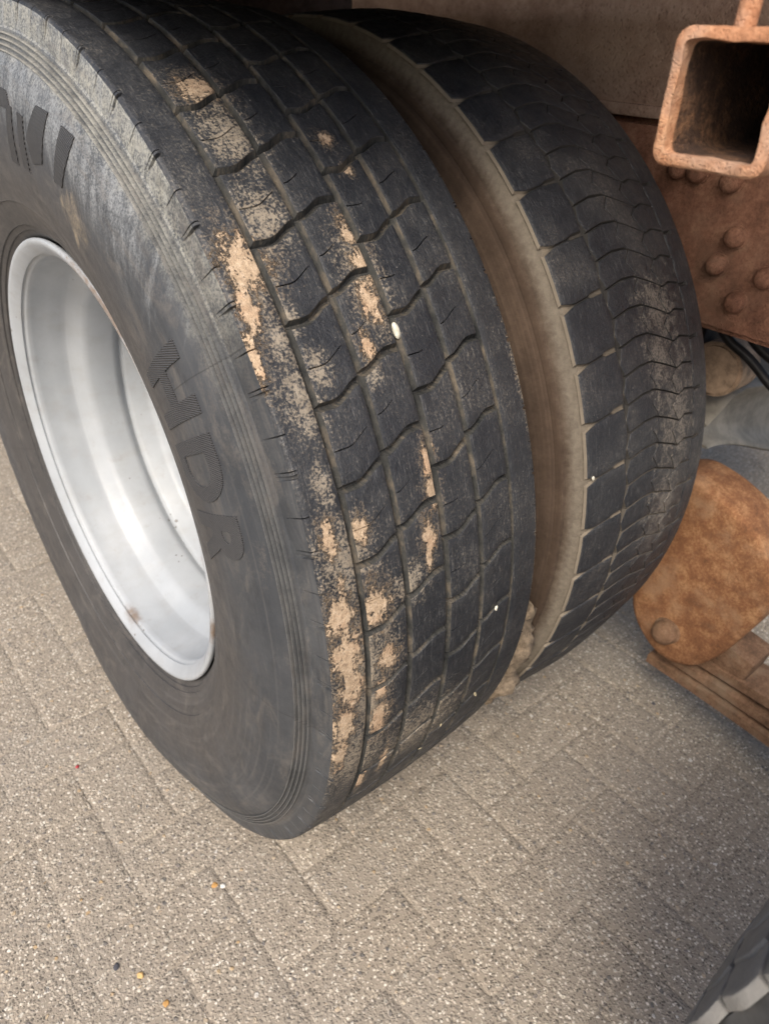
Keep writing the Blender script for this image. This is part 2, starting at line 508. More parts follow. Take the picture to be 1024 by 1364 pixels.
def paver_bm(L, Wd, seed, lod):
    """one block paver with a worn, slightly wavy arris, long side on x"""
    rnd = random.Random(seed)
    nx, ny = (18, 9) if lod else (3, 2)
    e = .0030
    us = [-L / 2, -L / 2 + e * .35, -L / 2 + e] + [(-L / 2 + e) + (L - 2 * e) * i / nx for i in range(1, nx)] + [L / 2 - e, L / 2 - e * .35, L / 2]
    vs_ = [-Wd / 2, -Wd / 2 + e * .35, -Wd / 2 + e] + [(-Wd / 2 + e) + (Wd - 2 * e) * i / ny for i in range(1, ny)] + [Wd / 2 - e, Wd / 2 - e * .35, Wd / 2]
    V, F = [], []
    off = Vector((rnd.uniform(0, 50), rnd.uniform(0, 50), 0))
    tilt = (rnd.uniform(-.006, .006), rnd.uniform(-.008, .008))
    dz = rnd.uniform(-.0007, .0006)
    for u in us:
        for v in vs_:
            d = min(L / 2 - abs(u), Wd / 2 - abs(v))
            k = 1 - smooth01(d / e)
            p = off + Vector((u, v, 0)) * 60
            z = dz + tilt[0] * u + tilt[1] * v + .0004 * mnoise.noise(p * 2.2) - .0017 * k * (.72 + .85 * mnoise.noise(p * 1.3))
            w = .0009 * mnoise.noise(p * .9 + Vector((9, 3, 5))) * k
            V.append((u + w, v - w, z))
    n = len(vs_)
    for i in range(len(us) - 1):
        for j in range(n - 1):
            F.append((i * n + j, (i + 1) * n + j, (i + 1) * n + j + 1, i * n + j + 1))
    return V, F


pav = []
for i in range(-28, 52):
    for j in range(-22, 46):
        k = (i - j) % 4
        if k == 3: c = (i + 1, j + .5); hz = True
        elif k == 2: c = (i + .5, j + 1); hz = False
        else: continue
        x = PX0 + (c[0] - 1) * PITCH; y = PY0 + (c[1] - 7) * PITCH
        p = Vector((x, y, 0)) - CAM
        dep = p.dot(FWD)
        sx = p.dot(RIGHT) / dep * 966.5 if dep > .05 else 9e9
        sy = p.dot(DOWN) / dep * 966.5 if dep > .05 else 9e9
        vis = abs(sx) < 640 and -760 < sy < 810
        hidden = (.09 < x < .62 and -.30 < y < 1.1) or (x < -.06 and y > 1.3)
        pav.append((0 if vis and not hidden else 1, p.length, x, y, hz))
pav.sort()
JT = .0022
variants = []
for s in range(8):
    V, F = paver_bm(2 * PITCH - JT, PITCH - JT, s, True)
    variants.append(mesh('paver', V, F, sharp=60)); variants[-1].materials.append(M_PAVER)
for idx, (vis, dist, x, y, hz) in enumerate(pav[:300]):
    o = link('paver', variants[idx % 8], ground, loc=(x, y, 0))
    o.rotation_euler = (0, 0, (0 if hz else pi / 2) + (pi if (idx // 8) % 2 else 0) + random.uniform(-.006, .006))
V, F = [], []
for idx, (vis, dist, x, y, hz) in enumerate(pav[300:]):
    v, f = paver_bm(2 * PITCH - JT, PITCH - JT, idx, False)
    b = len(V)
    V += [(x + (a if hz else -c), y + (c if hz else a), z) for (a, c, z) in v]
    F += [tuple(q + b for q in ff) for ff in f]
tag(link('paver_field', mesh('paver_field', V, F, sharp=60), ground, M_PAVER), kind='stuff')

# ------------------------------------------------------------------ trailer frame above and behind the wheels
rail = empty('chassis_rail', (.80, .6, .97))
tag(rail, 'dusty brown steel frame rail running above and behind the inner tyre', 'frame rail')
bm = bmesh.new(); box_bm(bm, (.012, 0, .2145), (.012, 5.2, .429), bev=.002)
link('web', bm_mesh('web', bm), rail, M_RAIL)
bm = bmesh.new(); box_bm(bm, (.075, 0, -.004), (.15, 5.2, .016), bev=.003)
link('lower_flange', bm_mesh('lower_flange', bm), rail, M_RAIL)
gus = empty('outrigger', (.68, .43, 1.05))
tag(gus, 'dark purplish steel outrigger plate above the tops of both tyres', 'bracket')
bm = bmesh.new(); box_bm(bm, (-.12, 0, .173), (.47, .012, .346), bev=.003)
link('outrigger_plate', bm_mesh('outrigger_plate', bm), gus, plain('outrigger_paint', (.085, .072, .075), .85))

deck = empty('trailer_deck', (1.34, 1.75, 1.40))  # unseen deck, its height and edges set for the shade it casts
tag(deck, 'unseen flat trailer deck underside, shaped to shade the wheels', 'trailer')
bm = bmesh.new(); box_bm(bm, (0, 0, .03), (2.50, 5.1, .06))
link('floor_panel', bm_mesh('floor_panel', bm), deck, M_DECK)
bm = bmesh.new(); box_bm(bm, (-1.235, 0, -.035), (.03, 5.1, .07))
link('side_rail', bm_mesh('side_rail', bm), deck, M_DECK)

cov = empty('shade_cover', (.335, .585, 1.112))  # unseen panel, added and set low to darken the tyre tops
tag(cov, 'unseen flat panel added above the twin tyres to shade them', 'shade panel')
bm = bmesh.new(); box_bm(bm, (0, 0, .004), (.65, 2.07, .006))
link('shade_panel', bm_mesh('shade_panel', bm), cov, M_DECK)
bm = bmesh.new(); box_bm(bm, (0, .45, .147), (.05, .05, .278))
link('shade_stay', bm_mesh('shade_stay', bm), cov, M_DECK)

# square tube end, open towards the camera side
tube = empty('square_tube', (.206, -.661, 1.0255))
tag(tube, 'open end of a bright orange rusty square steel tube', 'steel tube')
W2, WT = .035, .0068


def rrect(h, r, n=4):
    pts = []
    ns = 6
    for (cx_, cy_, a) in ((h - r, h - r, 0), (-h + r, h - r, 90), (-h + r, -h + r, 180), (h - r, -h + r, 270)):
        for q in range(n + 1):
            an = radians(a + 90 * q / n)
            pts.append((cx_ + r * cos(an), cy_ + r * sin(an)))
        a0 = radians(a + 90); p0 = pts[-1]
        d = (-sin(radians(a)), cos(radians(a)))
        for q in range(1, ns):
            w = 2 * (h - r) * q / ns
            pts.append((p0[0] + (-1, 0, 1, 0)[a // 90] * w, p0[1] + (0, -1, 0, 1)[a // 90] * w))
    return pts


ro, ri = rrect(W2, .009), rrect(W2 - WT, .004)
V, F = [], []
LX = [0.0, .0015, .01, .03, .06, .12, .25, .60]
n = len(ro)
for li, lx in enumerate(LX):
    for (a, b) in ro:
        k = .0015 if li == 0 else 0
        j = .0006 * mnoise.noise(Vector((a, b, lx)) * 90)
        V.append((lx + (.0015 * mnoise.noise(Vector((a * 60, b * 60, 2))) if li < 1 else 0), a * (1 - k / W2) + j, b * (1 - k / W2) + j))
bi = len(V)
for li, lx in enumerate(LX):
    for (a, b) in ri:
        k = 1 + .07 * mnoise.noise(Vector((a * 90, b * 90, 7 + lx * 60))) * (1 if li < 5 else 0)
        V.append((lx + (.0012 * mnoise.noise(Vector((a * 60, b * 60, 7))) if li < 1 else 0), a * k, b * k))
for li in range(len(LX) - 1):
    for q in range(n):
        w = (q + 1) % n
        F.append((li * n + q, li * n + w, (li + 1) * n + w, (li + 1) * n + q))
        F.append((bi + li * n + w, bi + li * n + q, bi + (li + 1) * n + q, bi + (li + 1) * n + w))
for q in range(n):
    w = (q + 1) % n
    F.append((w, q, bi + q, bi + w))
M_BORE = rust_material('shaded_bore_rust', (.012, .009, .010), (.06, .035, .024), (.26, .14, .075), 34, .002)  # rust colours darkened to paint in the shade inside the tube
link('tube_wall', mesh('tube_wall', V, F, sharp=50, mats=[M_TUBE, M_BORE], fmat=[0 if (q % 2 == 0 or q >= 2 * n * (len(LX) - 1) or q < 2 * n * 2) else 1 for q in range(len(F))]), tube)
bm = bmesh.new(); bmesh.ops.create_cone(bm, cap_ends=True, segments=12, radius1=.006, radius2=.006, depth=.12, matrix=Matrix.Translation((.03, .012, .034 + .06)))
link('welded_rod', bm_mesh('welded_rod', bm), tube, M_TUBE)

# riveted hanger plate
hang = empty('spring_hanger', (.80, -.40, .70))
tag(hang, 'rusty brown riveted spring hanger plate beside the inner tyre', 'hanger')
bm = bmesh.new(); box_bm(bm, (.010, .18, .1285), (.014, 1.18, .243), bev=.002)
link('plate', bm_mesh('plate', bm), hang, M_HANGER)
bm = bmesh.new(); box_bm(bm, (.065, -.02, .004), (.11, .78, .010), bev=.002)
box_bm(bm, (.075, -.02, .215), (.10, .78, .095), bev=.002)  # filler block added behind the plate to shut out bright sky
link('flange_and_filler', bm_mesh('flange_and_filler', bm), hang, M_HANGER)


def rivet_mesh(r):
    V, F = [], []
    prof = [(1.18, .0), (1.16, .12), (1.02, .16), (1.0, .55), (.88, .95), (.55, 1.22), (.0, 1.32)]
    for (a, h) in prof[:-1]:
        for q in range(20):
            an = 2 * pi * q / 20
            V.append((-h * r, a * r * cos(an), a * r * sin(an)))
    V.append((-prof[-1][1] * r, 0, 0))
    for k in range(len(prof) - 2):
        for q in range(20):
            w = (q + 1) % 20
            F.append((k * 20 + q, k * 20 + w, (k + 1) * 20 + w, (k + 1) * 20 + q))
    b = (len(prof) - 2) * 20
    for q in range(20): F.append((b + q, b + (q + 1) % 20, len(V) - 1))
    return mesh('rivet', V, F, sharp=60)


rv = rivet_mesh(.0142)
for (y, z) in ((-.418, .832), (-.403, .792), (-.474, .790), (-.444, .750), (-.341, .903), (-.391, .897), (-.313, .903)):
    link('rivet', rv, hang, M_HANGER, loc=(.0025, y + .40, z - .70))

# equaliser lobe with its bolt
lobe = empty('equaliser', (.76, -.53, .144))
tag(lobe, 'rounded orange rusty suspension plate with a large bolt head near its tip', 'suspension plate')
outl = [(-.455, .488), (-.508, .486), (-.565, .466), (-.604, .440), (-.636, .402), (-.646, .360), (-.642, .315), (-.626, .262), (-.606, .210), (-.580, .168),
        (-.555, .150), (-.530, .143), (-.503, .146), (-.478, .160), (-.456, .182), (-.440, .212), (-.425, .28), (-.412, .36), (-.420, .45)]
# refine the outline
ref = []
for q in range(len(outl)):
    p0, p1, p2, p3 = (Vector(outl[(q + d) % len(outl)]) for d in (-1, 0, 1, 2))
    for s in range(4):
        t_ = s / 4
        ref.append(.5 * ((2 * p1) + (p2 - p0) * t_ + (2 * p0 - 5 * p1 + 4 * p2 - p3) * t_ * t_ + (-p0 + 3 * p1 - 3 * p2 + p3) * t_ ** 3))
cen = sum(ref, Vector((0, 0))) / len(ref)
V, F = [], []
layers = [(.0, .050), (.0, .014), (.0012, .006), (.005, .0015), (.011, .0), (.085, .0), (.095, .006)]
for (dx, ins) in layers:
    for p in ref:
        d = (cen - p); q = p + d * min(.9, ins / max(d.length, .01))
        V.append((dx, q.x + .53, q.y - .144))
n = len(ref)
for li in range(len(layers) - 1):
    for q in range(n):
        w = (q + 1) % n
        F.append((li * n + q, li * n + w, (li + 1) * n + w, (li + 1) * n + q))
F.append(tuple(range(n))); F.append(tuple((len(layers) - 1) * n + q for q in reversed(range(n))))
me = mesh('side_plate', V, F, sharp=50)
link('side_plate', me, lobe, M_ORANGE)
link('bolt_head', rivet_mesh(.021), lobe, M_LEAF, loc=(.001, .015, .060))

# leaf spring pack under it
spring = empty('leaf_spring', (.78, -.80, .09))
tag(spring, 'stack of rusty brown spring leaves sloping away below the orange plate', 'leaf spring')


def leaf(y0, y1, z0, z1, sag, x0, w, th):
    V, F = [], []
    N = 16
    for i in range(N + 1):
        f = i / N
        y = y0 + (y1 - y0) * f
        z = z0 + (z1 - z0) * f + sag * 4 * f * (1 - f)
        for (x, dz) in ((x0, .0), (x0 + .001, th - .001), (x0 + .003, th), (x0 + w - .003, th), (x0 + w, th - .001), (x0 + w, 0)):
            V.append((x - .78, y + .80, z + dz + .0012 * mnoise.noise(Vector((x * 30, y * 30, z * 9))) - .09))
    for i in range(N):
        for k in range(6):
            k2 = (k + 1) % 6
            F.append((i * 6 + k, i * 6 + k2, (i + 1) * 6 + k2, (i + 1) * 6 + k))
    F.append(tuple(range(6))); F.append(tuple(N * 6 + k for k in reversed(range(6))))
    return mesh('leaf', V, F, sharp=40)


link('leaf', leaf(-.490, -1.30, .100, .020, .018, .776, .085, .017), spring, M_LEAF)
link('leaf', leaf(-.500, -1.30, .1225, .056, .018, .784, .080, .015), spring, M_LEAF)
link('leaf', leaf(-.560, -1.30, .1450, .090, .020, .793, .075, .018), spring, M_LEAF)
bm = bmesh.new(); box_bm(bm, (.055, .20, .095), (.075, .10, .055), rot=Matrix.Rotation(radians(9), 3, 'X'), bev=.008)
link('spring_seat', bm_mesh('spring_seat', bm), spring, M_LEAF)

# things glimpsed between the plate and the lobe
brk = empty('curved_casting', (1.0, -.42, .45))
tag(brk, 'curved pale grey metal casting glimpsed past the inner tyre', 'casting')
NXC = 26
V, F = [], []
for i in range(NXC + 1):
    f = i / NXC
    x = -.09 + .75 * f
    zt = .112 - .05 * (1 - smooth01(f * 9)) + .004 * sin(f * 20)
    zb = .020 - .085 * smooth01(f * 2.0) - .05 * f
    w = zt - zb
    for (dy, fz) in ((.05, .0), (-.030, .0), (-.034, .03), (-.030, .10), (-.012, .17), (-.002, .30), (.0, .60), (-.004, .78), (-.018, .86), (-.022, .95), (-.016, 1.0), (.05, 1.0)):
        V.append((x, dy + .01 + .02 * smooth01((.25 - f) * 4), zb + w * fz))
n = 12
for i in range(NXC):
    for k in range(n):
        k2 = (k + 1) % n
        F.append((i * n + k, i * n + k2, (i + 1) * n + k2, (i + 1) * n + k))
F.append(tuple(range(n))); F.append(tuple(NXC * n + k for k in reversed(range(n))))
link('casting_shell', mesh('casting_shell', V, F, sharp=50), brk, M_GREY)
bush = empty('bush', (.93, -.40, .61))
tag(bush, 'tan dusty round bush under the hanger plate', 'bush')
bm = bmesh.new(); bmesh.ops.create_cone(bm, cap_ends=True, segments=28, radius1=.045, radius2=.045, depth=.07, matrix=Matrix.Rotation(pi / 2, 4, 'Y'))
bmesh.ops.bevel(bm, geom=[e for e in bm.edges if abs(e.verts[0].co.x - e.verts[1].co.x) < 1e-5], offset=.006, segments=2, affect='EDGES')
link('bush_shell', bm_mesh('bush_shell', bm), bush, M_TAN)


def tube_along(name, pts, r, seg=10):
    cu = bpy.data.curves.new(name, 'CURVE'); cu.dimensions = '3D'
    sp = cu.splines.new('NURBS'); sp.points.add(len(pts) - 1)
    for p, q in zip(sp.points, pts): p.co = (*q, 1)
    sp.use_endpoint_u = True; sp.order_u = 3
    cu.bevel_depth = r; cu.bevel_resolution = 3; cu.resolution_u = 6
    tmp = bpy.data.objects.new('tmp', cu); COL.objects.link(tmp)
    dg = bpy.context.evaluated_depsgraph_get()
    me = bpy.data.meshes.new_from_object(tmp.evaluated_get(dg))
    bpy.data.objects.remove(tmp)
    me.polygons.foreach_set('use_smooth', [True] * len(me.polygons))
    return me


ho = link('brake_hose', tube_along('brake_hose', [(.88, -.36, .72), (.89, -.40, .668), (.90, -.45, .645), (.91, -.50, .60), (.93, -.60, .56)], .0075), mat=M_HOSE)
tag(ho, 'thin black hose slanting below the hanger plate', 'hose', 'hoses under the hanger')
ho = link('brake_hose', tube_along('brake_hose', [(.90, -.38, .74), (.91, -.43, .672), (.92, -.49, .640), (.95, -.58, .60)], .009), mat=M_HOSE)
tag(ho, 'thicker black hose slanting below the hanger plate', 'hose', 'hoses under the hanger')
cx_ = link('cross_member', None) if False else None
cm = empty('cross_member', (1.5, -.30, .62))
tag(cm, 'dark grimy cross member behind the hoses', 'cross member')
bm = bmesh.new(); box_bm(bm, (.02, 0, .16), (1.2, .12, .30), bev=.006)
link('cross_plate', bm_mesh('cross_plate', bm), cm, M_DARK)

axle = empty('axle', (1.25, 0, AX))
tag(axle, 'round rusty trailer axle behind the twin wheels', 'axle')
bm = bmesh.new(); bmesh.ops.create_cone(bm, cap_ends=True, segments=32, radius1=.065, radius2=.065, depth=1.9, matrix=Matrix.Rotation(pi / 2, 4, 'Y'))
link('axle_beam', bm_mesh('axle_beam', bm), axle, M_HANGER)


# ------------------------------------------------------------------ tyres
def crown(dx):
    return R0 - .33 * dx * dx


def block_mesh(name, xa, xb, th0, th1, fa, fb, xc, depth=.0076, nx=9, nt=8, bev=.0008, draft=.36, sipe=None, xwob=None, prof=None, local=True, wear=.0, seed=0):
    """tread block between the axial limits xa..xb and the angle curves th0+fa(x) .. th1+fb(x) (degrees);
    built about angle 0 when local, so alike blocks share it. xwob(side, v) shifts the axial edges."""
    pr = prof or (lambda x: crown(x - xc))
    us = [0, .0, 1 / nx * .30] + [i / nx for i in range(1, nx)] + [1 - 1 / nx * .30, 1.0, 1.0]
    bx = bev / (xb - xa)
    us = [0, bx * .35, bx] + [bx + (1 - 2 * bx) * i / nx for i in range(1, nx)] + [1 - bx, 1 - bx * .35, 1]
    arc = radians(th1 - th0) * R0
    bt = bev / arc
    ts = [0, bt * .35, bt] + [bt + (1 - 2 * bt) * i / nt for i in range(1, nt)]
    sip = []
    if sipe:
        w = .0006 / arc
        ts = [t for t in ts if abs(t - sipe[0]) > 2.2 * w] + [sipe[0] - w, sipe[0], sipe[0] + w]
        sip = [sipe[0]]
    ts = sorted(ts) + [1 - bt, 1 - bt * .35, 1]
    V, F = [], []
    nU, nT = len(us), len(ts)

    def P(u, t, dr, grow=0.0):
        x = xa + (xb - xa) * u
        t2 = t
        x += (xwob(0, t2) * (1 - u) + xwob(1, t2) * u) if xwob else 0
        a = th0 + fa(x); b = th1 + fb(x)
        th = radians(a + (b - a) * t2)
        r = pr(x) - dr
        gx = grow * (-1 if u <= 0 else 1 if u >= 1 else 0)
        gt = grow / R0 * (-1 if t <= 0 else 1 if t >= 1 else 0)
        return polar(x + gx, r, th + gt)

    for i, u in enumerate(us):
        for j, t in enumerate(ts):
            d = 0.0
            eu = min(i, nU - 1 - i); et = min(j, nT - 1 - j)
            e = min(eu, et)
            if e == 0: d = bev
            elif e == 1: d = bev * .3
            if sip and abs(t - sip[0]) < 1e-9 and 2 <= i <= nU - 3:
                if sipe[1] <= u <= sipe[2]: d = .0045
            d += wear * (mnoise.noise(Vector((u * 3 + seed, t * 3, seed * 1.7))) * .5)
            V.append(P(u, t, d))
    for i in range(nU - 1):
        for j in range(nT - 1):
            F.append((i * nT + j, (i + 1) * nT + j, (i + 1) * nT + j + 1, i * nT + j + 1))
    # skirts
    ring = [(i, 0) for i in range(nU)] + [(nU - 1, j) for j in range(1, nT)] + [(i, nT - 1) for i in range(nU - 2, -1, -1)] + [(0, j) for j in range(nT - 2, 0, -1)]
    b = len(V)
    for (i, j) in ring: V.append(P(us[i], ts[j], depth, depth * draft))
    m_ = len(ring)
    block_mesh.skirt = len(F)
    for k in range(m_):
        k2 = (k + 1) % m_
        a0, a1 = ring[k][0] * nT + ring[k][1], ring[k2][0] * nT + ring[k2][1]
        F.append((a1, a0, b + k, b + k2))
    return V, F


def place_blocks(name, V, F, n, phase, parent, mat, xc, stuff_from=None, rng=None, dirt=None):
    """n copies round the tyre, sharing one mesh; those on the ground get their own flattened mesh"""
    fm = [0 if i < block_mesh.skirt or dirt is None else 1 for i in range(len(F))]
    mats = [mat, dirt] if dirt else [mat]
    shared = mesh(name, V, F, sharp=28, mats=mats, fmat=fm)
    rest_v, rest_f = [], []
    for k in range(n):
        a = phase + 360.0 * k / n
        a = (a + 180) % 360 - 180
        A = radians(a)
        rotm = Matrix.Rotation(-A, 3, 'X')      # local angle th grows from -y to +z: that is a turn by -th about x
        if -112 < a < -66:
            vv = [squash(tuple(rotm @ Vector(v)), xc) for v in V]
            me = mesh(name, vv, F, sharp=28, mats=mats, fmat=fm)
            link(name, me, parent)
        elif rng and not (rng[0] <= a <= rng[1]):
            b = len(rest_v)
            rest_v += [tuple(rotm @ Vector(v)) for v in V]
            rest_f += [tuple(q + b for q in f) for f in F]
        else:
            o = link(name, shared, parent)
            o.rotation_euler = (-A, 0, 0)
    return rest_v, rest_f


SIDE = [(-.118, .302), (-.124, .306), (-.130, .3115), (-.1325, .316), (-.1345, .3165), (-.1370, .321), (-.1375, .3225), (-.1395, .3228), (-.1405, .3255), (-.146, .3370),
        (-.1500, .3480), (-.1505, .3495), (-.1518, .3500), (-.1520, .3518), (-.1560, .3640), (-.1605, .385), (-.1630, .405), (-.1640, .425), (-.1635, .440), (-.1620, .455),
        (-.1590, .470), (-.1550, .482), (-.1510, .490), (-.1497, .4925)]
RINGS = []
for k in range(4):
    r = .4945 + k * .0045
    x = -.1485 + (r - .4945) * .42
    RINGS += [(x, r), (x - .0018, r + .0004), (x - .0018, r + .0014), (x + .0012, r + .0018), (x + .0018, r + .0038)]
SHO = [(-.1395, .5140), (-.1380, .5165), (-.1335, .520)]


def carcass_profile(side_scale=1.0):
    half = SIDE + RINGS + SHO
    left = [(x, r) for (x, r) in half]
    floor = [(-.128, crown(.128) - .0073), (-.09, crown(.09) - .0073), (-.045, crown(.045) - .0073), (0, crown(0) - .0073), (.045, crown(.045) - .0073), (.09, crown(.09) - .0073), (.128, crown(.128) - .0073)]
    right = [(-x, r) for (x, r) in reversed(half)]
    return left, floor, right


def shoulder_rib(name, side, xg, n, phase, notch=True, xc=0.0):
    """continuous shoulder rib, with slits cut in its outer edge; side -1 is the left shoulder"""
    s = side
    prof = [(-.1395, .5140, 0), (-.1388, .5185, .0), (-.1375, .5250, .35), (-.1362, .5310, 1), (-.1352, .5352, 1), (-.1338, .5372, 1), (-.1320, crown(.132), .8), (-.1295, crown(.1295), .0),
            (-.125, crown(.125), .0), (-.115, crown(.115), 0), (-.107, crown(.107), 0)]
    e = xg
    prof += [(-e - .0012, crown(e), 0), (-e - .0003, crown(e) - .0004, 0), (-e, crown(e) - .0012, 0), (-e + .0018, crown(e) - .0076, 0)]
    cols = []
    per = 360 / n
    for k in range(n):
        c = phase + k * per
        if notch:
            for (off, w, dp) in ((0.0, .36, .0030), (.50, .09, .0036), (per / 2, .10, .0038)):
                cols += [(c + off - w / 2 - .02, 0.0), (c + off - w / 2 + .02, dp), (c + off + w / 2 - .02, dp), (c + off + w / 2 + .02, 0.0)]
            cols += [(c + per * .25, 0.0), (c + per * .75, 0.0), (c + per * .34, 0.0), (c + per * .62, 0.0), (c - .6, 0.0)]
        else:
            cols += [(c + per * q / 6, 0.0) for q in range(6)]
    cols.sort()
    V, F = [], []
    for (a, dp) in cols:
        wv = mnoise.noise(Vector((cos(radians(a)) * 9, sin(radians(a)) * 9, 3.0)))
        for (x, r, wgt) in prof:
            rr = r - dp * wgt - (.0004 * wv if wgt == 0 and r > .53 else 0)
            xx = x + dp * wgt * .8
            V.append(squash(polar((xx if s < 0 else -xx) + xc, rr, radians(a)), xc))
    m_ = len(prof); N = len(cols)
    for i in range(N):
        j = (i + 1) % N
        for k in range(m_ - 1):
            F.append((i * m_ + k, i * m_ + k + 1, j * m_ + k + 1, j * m_ + k))
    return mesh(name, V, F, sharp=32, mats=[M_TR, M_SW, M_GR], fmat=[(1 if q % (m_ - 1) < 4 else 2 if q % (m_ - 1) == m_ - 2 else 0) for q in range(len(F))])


def rim_profile():
    # (x from tyre centre, r): lip, bead seat, drop well, hump, disc
    return [(-.1245, .3035), (-.1290, .3070), (-.1325, .3075), (-.1345, .3060), (-.1350, .3035), (-.1338, .3000), (-.1300, .2950), (-.1262, .2900), (-.1240, .2880), (-.1225, .2895), (-.1205, .2895), (-.1190, .2865),
            (-.1165, .2845), (-.1100, .2850), (-.0900, .2822), (-.0720, .2795), (-.0660, .2793), (-.0625, .2780), (-.0580, .2745), (-.0530, .2715), (-.0470, .2650), (-.0420, .2615), (-.0360, .2598), (-.0250, .2590), (-.0020, .2575), (.0050, .2585), (.0100, .2640), (.0160, .2680),
            (.0560, .2755), (.0900, .2790), (.0930, .2775), (.1050, .2790), (.1120, .2790)]


def make_rim(root, xc, mat, outer):
    prof = [(xc + x, r) for (x, r) in rim_profile()]
    rim = link('rim', lathe('rim', prof, 260, sharp=75), root, mat)
    # disc
    d = 1 if outer else -1
    dp = [(xc + d * .0150, .2676), (xc + d * .0185, .2625), (xc + d * .0225, .2600), (xc + d * .0460, .2565), (xc + d * .0520, .2535), (xc + d * .0570, .2470), (xc + d * .068, .2200), (xc + d * .090, .190), (xc + d * .100, .165), (xc + d * .100, .142), (xc + d * .106, .140)]
    link('disc', lathe('disc', dp, 160, sharp=75), rim, mat)
    if outer:
        bm = bmesh.new()
        bmesh.ops.create_cone(bm, cap_ends=True, segments=6, radius1=.0185, radius2=.0165, depth=.028, matrix=Matrix.Rotation(-pi / 2, 4, 'Y'))
        nut = bm_mesh('wheel_nut', bm, sharp=30); nut.materials.append(M_HANGER)
        for q in range(10):
            link('wheel_nut', nut, rim, loc=polar(xc + .088, .1675, radians(36 * q + 8)))
    return rim


def glyph(ch, offset):
    cu = bpy.data.curves.new('g', 'FONT'); cu.body = ch; cu.size = 1.0; cu.offset = offset; cu.resolution_u = 6
    tmp = bpy.data.objects.new('g', cu); COL.objects.link(tmp)
    dg = bpy.context.evaluated_depsgraph_get()
    me = bpy.data.meshes.new_from_object(tmp.evaluated_get(dg))
    bpy.data.objects.remove(tmp)
    bm = bmesh.new(); bm.from_mesh(me); bpy.data.meshes.remove(me)
    bmesh.ops.remove_doubles(bm, verts=bm.verts[:], dist=1e-4)
    xs = [v.co.x for v in bm.verts]; ys = [v.co.y for v in bm.verts]
    for v in bm.verts:
        v.co.x = (v.co.x - min(xs)) / (max(xs) - min(xs)); v.co.y = (v.co.y - min(ys)) / (max(ys) - min(ys)); v.co.z = 0
    return bm


def poly_bm(pts):
    bm = bmesh.new()
    bm.faces.new([bm.verts.new((a, b, 0)) for (a, b) in pts])
    return bm


def side_x(r):
    pr = SIDE
    for (a, b) in zip(pr[:-1], pr[1:]):
        if a[1] <= r <= b[1]: return a[0] + (b[0] - a[0]) * (r - a[1]) / max(1e-9, b[1] - a[1])
    return -.150


def raise_on_sidewall(bm, mapf, xc, h=.0011):
    """map the flat glyph to the sidewall, then raise it"""
    bmesh.ops.triangulate(bm, faces=bm.faces[:])
    for _ in range(6):
        es = [e for e in bm.edges if (e.verts[0].co - e.verts[1].co).length > .16]
        if not es: break
        bmesh.ops.subdivide_edges(bm, edges=es, cuts=1)
        bmesh.ops.triangulate(bm, faces=bm.faces[:])
    ext = bmesh.ops.extrude_face_region(bm, geom=bm.faces[:])
    top = {v for v in ext['geom'] if isinstance(v, bmesh.types.BMVert)}
    for v in bm.verts:
        th, r = mapf(v.co.x, v.co.y)
        x = xc + side_x(r) - (h if v in top else -.002)
        v.co = polar(x, r, radians(th))
    return bm_mesh('letter', bm, sharp=30)


# ---- outer wheel
OW = empty('truck_wheel', (0, 0, AX))
tag(OW, 'outer truck wheel with mud-flecked block tread and silver painted rim', 'wheel', 'twin wheels')
M_GR = None
M_TR = tread_material('outer_tread_rubber', OW, .05, MUD, DUSTY)
M_GR = groove_material('outer_groove_dirt', OW, (.018, .020, .021), (.052, .052, .049), (.17, .14, .105))
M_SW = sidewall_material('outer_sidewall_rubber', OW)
M_LT = letter_material('moulded_letter', OW)
M_RIM = rim_material(OW)
l, f_, r_ = carcass_profile()
prof = [(XO + x, r) for (x, r) in l + f_ + r_]
me = lathe('tyre', prof, 300, xc=XO, sharp=28)
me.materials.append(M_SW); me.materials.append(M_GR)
nl, nf_ = len(l), len(f_)
npf = len(prof) - 1
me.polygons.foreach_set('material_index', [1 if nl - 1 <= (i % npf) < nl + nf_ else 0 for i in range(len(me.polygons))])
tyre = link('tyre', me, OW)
# grooves at x = .0697 .118 .167 .214 .261
G = [.0697, .118, .167, .2135, .261]
GW = [.0060, .0068, .0070, .0066, .0052]
PO = 7.2
fl = lambda x0, x1: (lambda x: 1.35 * smooth01(((x - x0) / (x1 - x0) - .32) / .72))
fs_ = lambda x0, x1: (lambda x: 1.30 * smooth01(((x - x0) / (x1 - x0)) / .75))
rows = [(0, fl, 30.35, .50, .86), (1, fs_, 32.15, .42, .40), (2, fl, 29.15, .42, .40), (3, fs_, 31.10, .45, .62)]
for (ri_, fn, ph, gw, sp) in rows:
    xa, xb = G[ri_] + GW[ri_] / 2, G[ri_ + 1] - GW[ri_ + 1] / 2
    fn_ = fn(xa, xb)
    gdeg = [.74, .76, .72, .64][ri_]
    V, F = block_mesh('tread_block', xa, xb, gdeg / 2, PO - gdeg / 2, fn_, fn_, XO, sipe=(.46, 0.02, sp), wear=.0008, seed=ri_)
    place_blocks('tread_block', V, F, 50, ph, tyre, M_TR, XO, dirt=M_GR)
link('shoulder_rib', shoulder_rib('shoulder_rib', -1, XO - (G[0] - GW[0] / 2), 50, 61.6, True, XO), tyre, M_TR)
link('shoulder_rib', shoulder_rib('shoulder_rib', 1, (G[4] + GW[4] / 2) - XO, 50, 60.0, True, XO), tyre, M_TR)
